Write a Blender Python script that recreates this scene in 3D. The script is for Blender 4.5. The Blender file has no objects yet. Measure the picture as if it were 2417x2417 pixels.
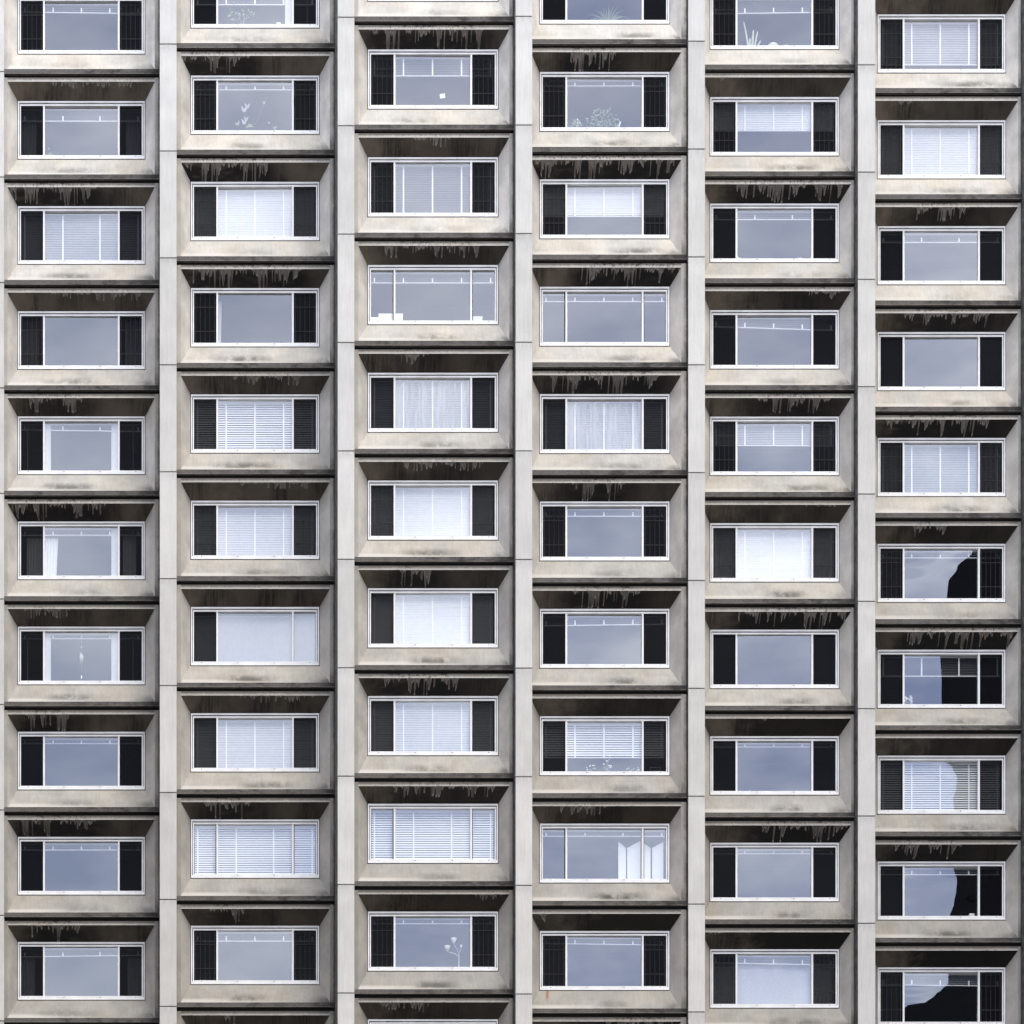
import bpy, bmesh, math, random
from mathutils import Vector, Matrix
R = math.radians
sc = bpy.context.scene
COL = sc.collection
random.seed(7)

# ------------------------------------------------------------------ camera, sky, sun, exposure
FPX, IMG = 9180.0, 2417.0            # focal length in photo pixels, photo size
PX0, PY0 = 400.0, 5050.0             # foot of the perpendicular on the facade, in photo pixels
ZCAM = 1.7
cd = bpy.data.cameras.new('camera')
cam = bpy.data.objects.new('camera', cd); COL.objects.link(cam)
cd.sensor_width = 36.0
cd.lens = 36.0 * FPX / IMG
cd.shift_x = (IMG / 2 - PX0) / IMG
cd.shift_y = (PY0 - IMG / 2) / IMG
cd.clip_start = 0.5
cd.clip_end = 6000
cam.location = (0, -100, ZCAM)
cam.rotation_euler = (R(90), 0, 0)
sc.camera = cam

SUN_EL, SUN_AZ = R(54), R(20)        # azimuth: measured from -Y (towards the viewer) to +X
sdir = Vector((math.sin(SUN_AZ) * math.cos(SUN_EL), -math.cos(SUN_AZ) * math.cos(SUN_EL), math.sin(SUN_EL)))
world = bpy.data.worlds.new('World'); sc.world = world; world.use_nodes = True
wn, wl = world.node_tree.nodes, world.node_tree.links
wn.clear()
wo = wn.new('ShaderNodeOutputWorld'); wb = wn.new('ShaderNodeBackground')
sky = wn.new('ShaderNodeTexSky'); sky.sky_type = 'NISHITA'; sky.sun_disc = False
sky.sun_elevation = SUN_EL; sky.sun_rotation = math.atan2(sdir.x, sdir.y)
sky.air_density = 1.0; sky.dust_density = 2.5; sky.ozone_density = 1.5
wtc = wn.new('ShaderNodeTexCoord')
wno = wn.new('ShaderNodeTexNoise'); wno.inputs['Scale'].default_value = 5.0; wno.inputs['Detail'].default_value = 4.0
wno.inputs['Roughness'].default_value = 0.5
wmp = wn.new('ShaderNodeMapping'); wmp.inputs['Scale'].default_value = (1.0, 1.0, 2.2)
wmr = wn.new('ShaderNodeMapRange'); wmr.inputs[1].default_value = 0.42; wmr.inputs[2].default_value = 0.68
wmr.inputs[3].default_value = 0.35; wmr.inputs[4].default_value = 0.95
wmx = wn.new('ShaderNodeMix'); wmx.data_type = 'RGBA'

wl.new(wtc.outputs['Generated'], wmp.inputs[0]); wl.new(wmp.outputs[0], wno.inputs['Vector'])
wl.new(wno.outputs['Fac'], wmr.inputs[0]); wl.new(wmr.outputs[0], wmx.inputs[0])
wn2 = wn.new('ShaderNodeTexNoise'); wn2.inputs['Scale'].default_value = 13.0; wn2.inputs['Detail'].default_value = 5.0; wn2.inputs['Roughness'].default_value = 0.55
wcr = wn.new('ShaderNodeMix'); wcr.data_type = 'RGBA'           # grey to bright cloud
wcr.inputs[6].default_value = (3.3, 4.1, 6.9, 1); wcr.inputs[7].default_value = (11.8, 12.4, 13.8, 1)
wm2 = wn.new('ShaderNodeMapRange'); wm2.inputs[1].default_value = 0.36; wm2.inputs[2].default_value = 0.64
wl.new(wmp.outputs[0], wn2.inputs['Vector']); wl.new(wn2.outputs['Fac'], wm2.inputs[0]); wl.new(wm2.outputs[0], wcr.inputs[0]); wl.new(wcr.outputs[2], wmx.inputs[7])
wl.new(sky.outputs[0], wmx.inputs[6]); wl.new(wmx.outputs[2], wb.inputs['Color'])
wb.inputs['Strength'].default_value = 0.15
wl.new(wb.outputs[0], wo.inputs[0])
sl = bpy.data.lights.new('sun', 'SUN'); sl.energy = 1.2; sl.angle = R(32); sl.color = (1.0, 0.94, 0.83)
so = bpy.data.objects.new('sun', sl); COL.objects.link(so)
so.rotation_euler = sdir.to_track_quat('Z', 'Y').to_euler(); so.location = (60, -120, 160)
sc.view_settings.view_transform = 'Standard'
try: sc.view_settings.look = 'None'
except Exception: pass
sc.view_settings.exposure = 1.02
sc.view_settings.gamma = 1.0
sc.render.engine = 'CYCLES'
sc.cycles.max_bounces = 10; sc.cycles.transparent_max_bounces = 16; sc.cycles.glossy_bounces = 4
sc.cycles.use_denoising = True

# ------------------------------------------------------------------ node helpers
class NT:
    def __init__(s, name):
        s.m = bpy.data.materials.new(name); s.m.use_nodes = True
        s.n, s.l = s.m.node_tree.nodes, s.m.node_tree.links
        s.n.clear(); s.out = s.n.new('ShaderNodeOutputMaterial')
    def put(s, sock, v):
        if v is None: return
        if hasattr(v, 'links') or isinstance(v, bpy.types.NodeSocket): s.l.new(v, sock)
        else: sock.default_value = v
    def math(s, op, a, b=None, c=None, clamp=False):
        n = s.n.new('ShaderNodeMath'); n.operation = op; n.use_clamp = clamp
        for i, v in enumerate((a, b, c)): s.put(n.inputs[i], v)
        return n.outputs[0]
    def add(s, a, b): return s.math('ADD', a, b)
    def sub(s, a, b): return s.math('SUBTRACT', a, b)
    def mul(s, a, b): return s.math('MULTIPLY', a, b)
    def ss(s, v, a, b, c=0.0, d=1.0):                    # smooth step from a..b to c..d
        n = s.n.new('ShaderNodeMapRange'); n.interpolation_type = 'SMOOTHSTEP'
        for i, x in enumerate((v, a, b, c, d)): s.put(n.inputs[i], x)
        return n.outputs[0]
    def noise(s, vec, scale, detail=2.0, rough=0.5):
        n = s.n.new('ShaderNodeTexNoise'); s.put(n.inputs['Vector'], vec)
        n.inputs['Scale'].default_value = scale; n.inputs['Detail'].default_value = detail; n.inputs['Roughness'].default_value = rough
        return n.outputs['Fac']
    def noise1(s, w, detail=1.0):
        n = s.n.new('ShaderNodeTexNoise'); n.noise_dimensions = '1D'; s.put(n.inputs['W'], w)
        n.inputs['Scale'].default_value = 1.0; n.inputs['Detail'].default_value = detail
        return n.outputs['Fac']
    def xyz(s, v):
        n = s.n.new('ShaderNodeSeparateXYZ'); s.put(n.inputs[0], v); return n.outputs
    def comb(s, x, y, z):
        n = s.n.new('ShaderNodeCombineXYZ')
        for i, v in enumerate((x, y, z)): s.put(n.inputs[i], v)
        return n.outputs[0]
    def co(s): return s.n.new('ShaderNodeTexCoord').outputs['Object']
    def attr(s, name):
        n = s.n.new('ShaderNodeAttribute'); n.attribute_type = 'OBJECT'; n.attribute_name = name; return n.outputs['Fac']
    def mix(s, f, a, b):
        n = s.n.new('ShaderNodeMix'); n.data_type = 'RGBA'
        for i, v in ((0, f), (6, a), (7, b)):
            if isinstance(v, tuple) and len(v) == 3: v = v + (1,)
            s.put(n.inputs[i], v)
        return n.outputs[2]
    def scale(s, col, f):                               # colour times a factor
        n = s.n.new('ShaderNodeMix'); n.data_type = 'RGBA'; n.blend_type = 'MULTIPLY'
        n.inputs[0].default_value = 1.0
        s.put(n.inputs[6], col if not (isinstance(col, tuple) and len(col) == 3) else col + (1,)); s.put(n.inputs[7], s.comb(f, f, f))
        return n.outputs[2]
    def finish(s, col, rough=0.85, bump=None, bd=0.003, spec=0.3, metal=0.0):
        p = s.n.new('ShaderNodeBsdfPrincipled')
        s.put(p.inputs['Base Color'], col if not (isinstance(col, tuple) and len(col) == 3) else col + (1,))
        s.put(p.inputs['Roughness'], rough); p.inputs['Specular IOR Level'].default_value = spec; p.inputs['Metallic'].default_value = metal
        if bump is not None:
            b = s.n.new('ShaderNodeBump'); b.inputs['Distance'].default_value = bd; b.inputs['Strength'].default_value = 0.6
            s.l.new(bump, b.inputs['Height']); s.l.new(b.outputs[0], p.inputs['Normal'])
        s.l.new(p.outputs[0], s.out.inputs[0]); return s.m

def plain(name, col, rough=0.7, var=0.0, sc_=20.0, spec=0.3, metal=0.0):
    t = NT(name)
    if var:
        f = t.noise(t.co(), sc_, 3.0); k = t.ss(f, 0.3, 0.7, 1 - var, 1 + var)
        return t.finish(t.scale(col, k), rough, None, spec=spec, metal=metal)
    return t.finish(col, rough, spec=spec, metal=metal)

# ------------------------------------------------------------------ materials
BASE = (0.365, 0.338, 0.296)
D = 0.33                                                 # depth of the reveals
def concrete(kind):
    t = NT('concrete_' + kind)
    co = t.co(); X, Y, Z = t.xyz(co); seed = t.attr('seed')
    sx = t.add(X, t.mul(seed, 17.3)); sz = t.add(Z, t.mul(seed, 5.1))
    sv = t.comb(sx, t.add(Y, t.mul(seed, 3.7)), sz)
    grain = t.noise(sv, 55.0, 4.0, 0.75)
    mott = t.noise(sv, 1.6, 4.0, 0.6)
    k = t.mul(t.ss(mott, 0.25, 0.75, 0.84, 1.12), t.ss(grain, 0.2, 0.8, 0.86, 1.14))
    if kind != 'pier': k = t.mul(k, t.attr('age'))
    warm = t.noise(t.comb(sx, t.mul(seed, 2.0), sz), 0.9, 2.0)
    base = t.mix(t.ss(warm, 0.35, 0.7), (0.445, 0.424, 0.376), (0.47, 0.43, 0.355))
    u = t.add(t.mul(X, 1 / 3.885), 0.5)
    lo, hi, amp = t.attr('lo'), t.attr('hi'), t.attr('amp')
    def rng(a, b):                                      # the stretch of the panel that water runs over
        return t.mul(t.ss(u, t.sub(lo, a), t.add(lo, b)), t.ss(u, t.sub(hi, b), t.add(hi, a), 1.0, 0.0))
    if kind == 'soffit':
        v = t.mul(Y, 1 / D)
        r = rng(0.02, 0.02)
        wob = t.mul(t.sub(t.noise(t.comb(sx, t.mul(v, 0.5), 0.0), 30.0, 2.0), 0.5), 0.02)
        xw = t.add(sx, wob)
        t1 = t.ss(t.noise1(t.mul(xw, 3.4), 0.0), 0.40, 0.60)
        t2 = t.ss(t.noise1(t.add(t.mul(xw, 11.5), 40.0), 0.0), 0.36, 0.64)
        t3 = t.ss(t.noise1(t.add(t.mul(xw, 16.0), 90.0), 0.0), 0.60, 0.68)
        jag = t.mul(t.sub(t.noise1(t.add(t.mul(xw, 30.0), 7.0), 1.0), 0.5), 0.75)
        L = t.math('MAXIMUM', t.mul(t1, t.add(t.mul(t2, 0.75), t.mul(t.add(jag, 0.35), 0.6))), t.mul(t3, 0.95))
        L = t.mul(L, t.ss(t.noise1(t.add(t.mul(xw, 1.6), 63.0), 0.0), 0.34, 0.62, 0.25, 1.1))
        L = t.mul(t.mul(L, r), t.math('MINIMUM', t.add(t.mul(amp, 0.9), 0.2), 1.05))
        diff = t.sub(L, v)
        drip = t.mul(t.ss(diff, -0.07, 0.06), t.ss(r, 0.1, 0.5))
        edge = t.mul(t.ss(t.math('ABSOLUTE', t.sub(diff, 0.05)), 0.0, 0.10, 1.0, 0.0), t.mul(t.ss(r, 0.1, 0.5), t.ss(amp, 0.0, 0.5, 0.3, 1.0)))
        wide = rng(0.22, 0.05)
        soot_shade = t.mul(t.mul(t.add(t.mul(wide, t.ss(amp, 0.05, 0.8)), 0.0), t.ss(t.noise(t.comb(sx, v, 0.0), 2.5, 2.0), 0.2, 0.55, 0.6, 1.0)), t.ss(v, -0.35, 0.35))
        streak = t.noise(t.comb(t.mul(sx, 1.0), t.mul(v, 0.03), 0.0), 16.0, 4.0, 0.7)
        patch = t.noise(t.comb(sx, t.mul(v, 0.25), 3.0), 1.3, 3.0)
        damp = t.mul(t.ss(patch, 0.4, 0.65), t.ss(streak, 0.35, 0.65, 0.35, 1.0))
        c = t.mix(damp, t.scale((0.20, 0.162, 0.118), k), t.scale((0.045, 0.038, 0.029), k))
        shade_ramp = t.mul(t.ss(t.add(u, t.mul(t.sub(t.noise(t.comb(sx, t.mul(v, 0.5), 9.0), 1.6, 4.0, 0.65), 0.4), 0.9)), 0.10, 0.58), t.attr('soot_shade'))  # soot thinned at the left end to paint in bounced light
        c = t.mix(t.mul(shade_ramp, 0.92), c, t.scale((0.017, 0.015, 0.012), k))
        c = t.mix(t.mul(soot_shade, 0.95), c, (0.012, 0.011, 0.010))
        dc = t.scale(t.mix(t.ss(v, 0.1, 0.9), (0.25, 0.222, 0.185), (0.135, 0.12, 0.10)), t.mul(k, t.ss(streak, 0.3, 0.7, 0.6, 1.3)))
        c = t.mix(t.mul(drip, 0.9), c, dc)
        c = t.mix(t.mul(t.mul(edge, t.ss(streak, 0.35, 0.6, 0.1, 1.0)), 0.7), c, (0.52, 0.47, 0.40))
        return t.finish(c, 0.9, grain)
    if kind == 'lip':                                   # the strip above the soffit: rain streaks
        r = rng(0.05, 0.1)
        st = t.noise(t.comb(sx, 0.0, t.mul(Z, 0.35)), 26.0, 4.0, 0.75)
        bl = t.noise(t.comb(sx, 4.0, t.mul(Z, 1.2)), 9.0, 4.0, 0.7)
        down = t.ss(Z, 2.555, 2.69, 0.0, 1.0)           # dirt starts at the joint and runs down
        m = t.mul(t.ss(t.add(st, t.mul(down, 0.22)), 0.52, 0.66), t.add(t.mul(r, t.ss(amp, 0.0, 0.6, 0.3, 0.9)), 0.22))
        m2 = t.mul(t.ss(t.add(bl, t.mul(down, 0.16)), 0.60, 0.68), t.mul(r, t.ss(amp, 0.1, 0.7, 0.2, 0.95)))
        joint_shade = t.mul(t.ss(t.add(Z, t.mul(t.sub(st, 0.5), 0.10)), 2.575, 2.62), 0.95)  # joint shadow widened as a painted dark band, with grime
        m = t.math('MAXIMUM', m, joint_shade)
        lime = t.mul(t.ss(st, 0.42, 0.30), t.mul(r, 0.6))
        c = t.scale(t.mix(0.25, base, (0.46, 0.44, 0.40)), k)
        c = t.mix(lime, c, (0.58, 0.55, 0.50))
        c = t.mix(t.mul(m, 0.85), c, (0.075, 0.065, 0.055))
        c = t.mix(m2, c, (0.018, 0.017, 0.016))
        c = t.mix(t.mul(t.ss(Z, 2.572, 2.55), t.ss(bl, 0.62, 0.5, 0.15, 0.8)), c, (0.60, 0.575, 0.53))  # bright halo along the lower arris painted in as a pale line
        return t.finish(c, 0.9, grain)
    if kind == 'sill':
        w = t.mul(t.sub(Z, 0.10), 1 / 0.555)
        pc = t.attr('pc')
        du = t.math('ABSOLUTE', t.sub(u, pc))
        m = t.mul(t.ss(du, 0.04, t.attr('mw'), 1.0, 0.0), t.mul(t.ss(w, 0.03, 0.16), t.ss(w, 0.22, 0.60, 1.0, 0.0)))
        n1 = t.noise(t.comb(sx, 1.0, t.mul(w, 0.5)), 3.2, 4.0, 0.65)
        n2 = t.noise(t.comb(t.mul(sx, 1.6), 2.0, t.mul(w, 0.5)), 22.0, 4.0, 0.8)
        m = t.mul(t.mul(m, t.ss(t.add(t.mul(n1, 0.65), t.mul(n2, 0.35)), 0.35, 0.57)), t.attr('mold'))
        cr = t.mul(t.mul(t.ss(t.sub(u, t.mul(w, 0.10)), 0.80, 0.99), t.ss(w, 0.10, 0.5, 1.0, 0.0)), t.ss(n1, 0.3, 0.65, 0.3, 1.0))
        fr = t.ss(t.noise(t.comb(sx, 0.0, t.mul(w, 0.1)), 14.0, 4.0, 0.7), 0.3, 0.7, 0.93, 1.06)
        pale_foot = t.mul(t.ss(t.add(u, t.mul(n1, 0.3)), 0.30, 0.75, 1.0, 0.0), t.ss(w, 0.28, 0.10))  # paler towards the lower left
        c = t.scale(base, t.mul(k, fr))
        c = t.mix(t.mul(pale_foot, 0.7), c, (0.55, 0.515, 0.455))
        lime = t.mul(t.ss(t.noise(t.comb(sx, 7.0, t.mul(w, 0.8)), 16.0, 5.0, 0.8), 0.60, 0.72), t.mul(t.ss(w, 0.3, 0.05), t.ss(du, 0.1, 0.4, 1.0, 0.2)))
        c = t.mix(t.mul(lime, 0.5), c, (0.56, 0.53, 0.47))
        c = t.mix(t.mul(m, 0.86), c, (0.055, 0.05, 0.043))
        c = t.mix(t.mul(cr, 0.8), c, (0.06, 0.055, 0.05))
        rust = t.mul(t.mul(t.ss(t.math('ABSOLUTE', t.add(t.add(X, 1.53), t.mul(w, -0.05))), 0.015, 0.06, 1.0, 0.0), t.ss(w, 0.25, 0.75)), t.attr('rust'))
        c = t.mix(t.mul(rust, 0.75), c, (0.25, 0.09, 0.035))
        return t.finish(c, 0.9, grain)
    if kind == 'band':                                  # the drip edge at the foot of a panel
        sp = t.noise(sv, 30.0, 4.0, 0.8)
        lng = t.noise(t.comb(sx, 0.0, t.mul(Z, 2.0)), 2.2, 4.0, 0.7)
        c = t.mix(t.ss(sp, 0.35, 0.7), (0.19, 0.178, 0.157), (0.32, 0.30, 0.265))
        c = t.mix(t.mul(t.ss(t.add(lng, t.mul(u, 0.18)), 0.52, 0.80), 0.85), c, (0.065, 0.06, 0.053))
        c = t.mix(t.mul(t.ss(u, 0.9, 1.02), 0.7), c, (0.05, 0.046, 0.042))
        c = t.mix(t.mul(t.ss(Z, 0.014, 0.002), t.ss(lng, 0.65, 0.4)), c, (0.50, 0.47, 0.42))
        return t.finish(c, 0.9, grain)
    if kind == 'margin':                                # upright strip beside the reveal, soot along its outer edge
        n1 = t.noise(t.comb(sx, 0.0, t.mul(sz, 0.8)), 1.7, 4.0, 0.65)
        n2 = t.noise(t.comb(sx, 1.0, sz), 12.0, 4.0, 0.75)
        out = t.ss(X, 1.96, 2.06)
        m = t.mul(t.add(t.mul(out, 0.75), 0.12), t.ss(t.add(t.mul(n1, 0.75), t.mul(n2, 0.25)), 0.36, 0.62))
        m = t.mul(m, t.ss(X, 1.0, 1.5, 0.45, 1.0))
        low = t.mul(t.ss(Z, 0.65, 0.15), t.ss(X, 1.0, 1.5))
        hi_ = t.mul(t.ss(Z, 2.3, 2.7), t.ss(X, 1.0, 1.5, 0.5, 0.6))
        m = t.math('MAXIMUM', m, t.mul(t.add(low, hi_), t.ss(n2, 0.25, 0.6, 0.4, 0.9)))
        c = t.scale(base, k)
        c = t.mix(t.mul(m, 0.85), c, (0.075, 0.068, 0.06))
        chip = t.mul(t.ss(n2, 0.66, 0.72), t.ss(X, 1.0, 1.5))
        c = t.mix(t.mul(chip, 0.6), c, (0.60, 0.58, 0.54))
        return t.finish(c, 0.9, grain)
    if kind == 'cheek':                                 # splayed side of the reveal
        n1 = t.noise(t.comb(t.mul(sx, 1.5), Y, t.mul(sz, 0.5)), 2.0, 4.0, 0.6)
        c = t.scale(t.mix(0.75, base, (0.66, 0.615, 0.545)), t.mul(k, t.ss(n1, 0.3, 0.7, 0.88, 1.12)))
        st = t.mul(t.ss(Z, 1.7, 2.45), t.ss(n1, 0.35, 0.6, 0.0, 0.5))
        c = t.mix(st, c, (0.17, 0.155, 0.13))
        return t.finish(c, 0.9, grain)
    if kind == 'pier':
        st = t.noise(t.comb(t.mul(sx, 1.0), 0.0, t.mul(sz, 0.06)), 18.0, 4.0, 0.65)
        gd = t.ss(t.noise(t.comb(sx, 0.0, t.mul(sz, 1.0)), 1.2, 3.0), 0.3, 0.7, 0.94, 1.05)
        kk = t.mul(t.mul(t.ss(grain, 0.2, 0.8, 0.92, 1.08), t.ss(st, 0.3, 0.7, 0.95, 1.05)), t.mul(gd, t.add(0.93, t.mul(t.attr('tone'), 0.14))))
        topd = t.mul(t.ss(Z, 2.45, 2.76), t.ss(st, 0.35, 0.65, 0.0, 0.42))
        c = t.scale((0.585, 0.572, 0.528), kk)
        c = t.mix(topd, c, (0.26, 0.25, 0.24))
        return t.finish(c, 0.85, grain, bd=0.002)
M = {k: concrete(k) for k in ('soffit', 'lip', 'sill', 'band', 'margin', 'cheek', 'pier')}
M['pier_side'] = plain('shaded_grimy_pier_side', (0.12, 0.115, 0.105), 0.9, 0.5, 5.0)  # left pier faces: their shade darkened into the colour, plus grime
M['joint'] = plain('joint_sealant', (0.02, 0.019, 0.018), 0.9)
M['side'] = plain('concrete_return', (0.17, 0.16, 0.145), 0.9, 0.25, 6.0)
M['frame'] = plain('white_painted_aluminium', (0.80, 0.80, 0.785), 0.4, 0.07, 3.0)
M['gasket'] = plain('black_gasket', (0.02, 0.02, 0.022), 0.6)
M['bar'] = plain('grey_metal_bar', (0.55, 0.54, 0.52), 0.5, 0.1)
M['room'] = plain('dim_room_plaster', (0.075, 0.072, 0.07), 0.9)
M['white'] = plain('white_enamel', (0.80, 0.80, 0.79), 0.5, 0.03)
M['slat_bright'] = plain('white_slat', (0.69, 0.69, 0.68), 0.5, 0.03, 8.0)
M['slat_white'] = plain('clean_white_slat', (0.86, 0.86, 0.85), 0.5, 0.03, 8.0)
M['slat_shade'] = plain('shaded_folded_slat', (0.035, 0.036, 0.04), 0.6)  # raised slats as dark as the room, shade put into the colour
M['pale_cloth'] = plain('pale_cotton', (0.56, 0.56, 0.55), 0.9, 0.05)
M['slat_mid'] = plain('pale_grey_slat', (0.36, 0.37, 0.39), 0.5, 0.05, 8.0)
M['slat_dim'] = plain('grey_slat', (0.11, 0.115, 0.125), 0.5, 0.06, 8.0)
M['tape'] = plain('white_ladder_tape', (0.88, 0.88, 0.87), 0.7)
M['cloth'] = plain('white_cotton', (0.72, 0.72, 0.71), 0.9, 0.05)
M['sheer'] = plain('grey_sheer_cloth', (0.42, 0.42, 0.43), 0.9, 0.08)
M['leaf'] = plain('pale_green_leaf', (0.20, 0.27, 0.15), 0.5, 0.35, 30.0)
M['leaf_dark'] = plain('green_leaf', (0.09, 0.13, 0.06), 0.5, 0.35, 30.0)
M['petal'] = plain('white_petal', (0.80, 0.78, 0.74), 0.6, 0.06, 30.0)
M['petal_pink'] = plain('pink_petal', (0.70, 0.45, 0.50), 0.6, 0.06, 30.0)
M['cactus'] = plain('pale_cactus_skin', (0.52, 0.55, 0.42), 0.6, 0.2, 25.0)
M['pot'] = plain('clay_pot', (0.40, 0.26, 0.20), 0.8, 0.1)
M['cream'] = plain('cream_shade', (0.72, 0.66, 0.50), 0.6)
M['brass'] = plain('pale_metal', (0.62, 0.60, 0.55), 0.35, metal=0.4)
M['card'] = plain('white_card', (0.85, 0.85, 0.83), 0.7)

def glass(name, refl, tint=(0.97, 0.98, 1.0), bump=0.0):
    t = NT(name)
    g = t.n.new('ShaderNodeBsdfGlossy'); g.inputs['Roughness'].default_value = 0.0; g.inputs['Color'].default_value = tint + (1,)
    tr = t.n.new('ShaderNodeBsdfTransparent'); tr.inputs['Color'].default_value = (0.93, 0.95, 0.96, 1)
    mx = t.n.new('ShaderNodeMixShader'); mx.inputs[0].default_value = refl
    if bump:
        b = t.n.new('ShaderNodeBump'); b.inputs['Strength'].default_value = 1.0; b.inputs['Distance'].default_value = bump
        t.l.new(t.noise(t.co(), 1.3, 1.0), b.inputs['Height']); t.l.new(b.outputs[0], g.inputs['Normal'])
    t.l.new(tr.outputs[0], mx.inputs[1]); t.l.new(g.outputs[0], mx.inputs[2]); t.l.new(mx.outputs[0], t.out.inputs[0])
    return t.m
M['glass'] = glass('coated_window_glass', 0.165)
M['glass_side'] = glass('clear_window_glass', 0.05)
def screen():
    t = NT('fine_black_mesh')
    d = t.n.new('ShaderNodeBsdfDiffuse'); d.inputs['Color'].default_value = (0.008, 0.008, 0.010, 1)
    tr = t.n.new('ShaderNodeBsdfTransparent')
    mx = t.n.new('ShaderNodeMixShader')
    co = t.co(); X, Y, Z = t.xyz(co)
    f = t.noise(t.comb(X, 0.0, Z), 260.0, 1.0)
    t.put(mx.inputs[0], t.ss(f, 0.3, 0.7, 0.69, 0.82))
    t.l.new(tr.outputs[0], mx.inputs[1]); t.l.new(d.outputs[0], mx.inputs[2]); t.l.new(mx.outputs[0], t.out.inputs[0])
    return t.m
M['screen'] = screen()
def net():
    t = NT('white_net_cloth')
    d = t.n.new('ShaderNodeBsdfDiffuse'); d.inputs['Color'].default_value = (0.75, 0.75, 0.74, 1)
    tr = t.n.new('ShaderNodeBsdfTransparent'); mx = t.n.new('ShaderNodeMixShader')
    X, Y, Z = t.xyz(t.co())
    f = t.noise(t.comb(X, 0.0, t.mul(Z, 0.06)), 11.0, 3.0, 0.6)
    t.put(mx.inputs[0], t.ss(f, 0.35, 0.65, 0.04, 0.42))
    t.l.new(tr.outputs[0], mx.inputs[1]); t.l.new(d.outputs[0], mx.inputs[2]); t.l.new(mx.outputs[0], t.out.inputs[0])
    return t.m
M['net'] = net()
def ground_mat(name, col, sc_):
    t = NT(name); co = t.co(); n = t.noise(co, sc_, 5.0, 0.7)
    return t.finish(t.scale(col, t.ss(n, 0.25, 0.75, 0.75, 1.25)), 0.9, n)
M['asphalt'] = ground_mat('asphalt', (0.055, 0.054, 0.053), 3.0)
M['paving'] = ground_mat('paving', (0.20, 0.19, 0.18), 2.0)
M['brick'] = plain('brown_brick', (0.16, 0.11, 0.085), 0.9, 0.2, 3.0)
M['tower'] = plain('dark_tower_cladding', (0.016, 0.017, 0.02), 0.7)
M['tower_glass'] = plain('dark_tower_glazing', (0.01, 0.011, 0.013), 0.5)

# ------------------------------------------------------------------ mesh helpers
class MB:
    def __init__(s): s.v, s.f, s.mi, s.slots, s.smooth = [], [], [], [], set()
    def slot(s, m):
        if m not in s.slots: s.slots.append(m)
        return s.slots.index(m)
    def quad(s, pts, m, smooth=False):
        i = len(s.v); s.v += [tuple(p) for p in pts]; s.f.append(tuple(range(i, i + len(pts)))); s.mi.append(s.slot(m))
        if smooth: s.smooth.add(len(s.f) - 1)
    def box(s, x0, x1, y0, y1, z0, z1, m):
        p = [(x, y, z) for x in (x0, x1) for y in (y0, y1) for z in (z0, z1)]
        for q in ((0, 1, 3, 2), (4, 6, 7, 5), (0, 4, 5, 1), (2, 3, 7, 6), (0, 2, 6, 4), (1, 5, 7, 3)):
            s.quad([p[k] for k in q], m)
    def ring(s, x0, x1, z0, z1, wl, wr, wb, wt, y0, y1, m):
        s.box(x0, x1, y0, y1, z0, z0 + wb, m); s.box(x0, x1, y0, y1, z1 - wt, z1, m)
        s.box(x0, x0 + wl, y0, y1, z0 + wb, z1 - wt, m); s.box(x1 - wr, x1, y0, y1, z0 + wb, z1 - wt, m)
    def tube(s, pts, rad, m, n=6):                      # round tube along points, radius per point
        rings = []
        for i, p in enumerate(pts):
            p = Vector(p); a = Vector(pts[max(i - 1, 0)]); b = Vector(pts[min(i + 1, len(pts) - 1)])
            d = (b - a).normalized(); u = d.cross(Vector((0, 1, 0.01))).normalized(); w = d.cross(u)
            r = rad[i] if isinstance(rad, (list, tuple)) else rad
            rings.append([p + (u * math.cos(2 * math.pi * k / n) + w * math.sin(2 * math.pi * k / n)) * r for k in range(n)])
        for A, B in zip(rings, rings[1:]):
            for k in range(n): s.quad([A[k], A[(k + 1) % n], B[(k + 1) % n], B[k]], m, True)
        s.quad(rings[0][::-1], m); s.quad(rings[-1], m)
    def lathe(s, c, prof, m, n=14):                     # (radius, height) profile around z
        c = Vector(c)
        for (r0, z0), (r1, z1) in zip(prof, prof[1:]):
            for k in range(n):
                a, b = 2 * math.pi * k / n, 2 * math.pi * (k + 1) / n
                s.quad([c + Vector((r0 * math.cos(a), r0 * math.sin(a), z0)), c + Vector((r0 * math.cos(b), r0 * math.sin(b), z0)),
                        c + Vector((r1 * math.cos(b), r1 * math.sin(b), z1)), c + Vector((r1 * math.cos(a), r1 * math.sin(a), z1))], m, True)
    def mesh(s, name):
        me = bpy.data.meshes.new(name); me.from_pydata(s.v, [], s.f)
        for m in s.slots: me.materials.append(M[m])
        me.polygons.foreach_set('material_index', s.mi)
        me.polygons.foreach_set('use_smooth', [i in s.smooth for i in range(len(s.f))])
        bm = bmesh.new(); bm.from_mesh(me); bmesh.ops.remove_doubles(bm, verts=bm.verts, dist=1e-5)
        bmesh.ops.recalc_face_normals(bm, faces=bm.faces) if s.smooth else None
        bm.to_mesh(me); bm.free(); me.update(); return me
def obj(name, me, parent=None, loc=(0, 0, 0)):
    o = bpy.data.objects.new(name, me); COL.objects.link(o); o.location = loc
    if parent is not None: o.parent = parent
    return o
def tag(o, label, cat, group=None):
    o['label'] = label; o['category'] = cat
    if group: o['group'] = group
    return o
def empty(name, loc): return obj(name, None, None, loc)
def structure(name, me, loc=(0, 0, 0)):
    o = obj(name, me, None, loc); o['kind'] = 'structure'; return o

# ------------------------------------------------------------------ the facade grid, measured on the photo
H = 2.779
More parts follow.
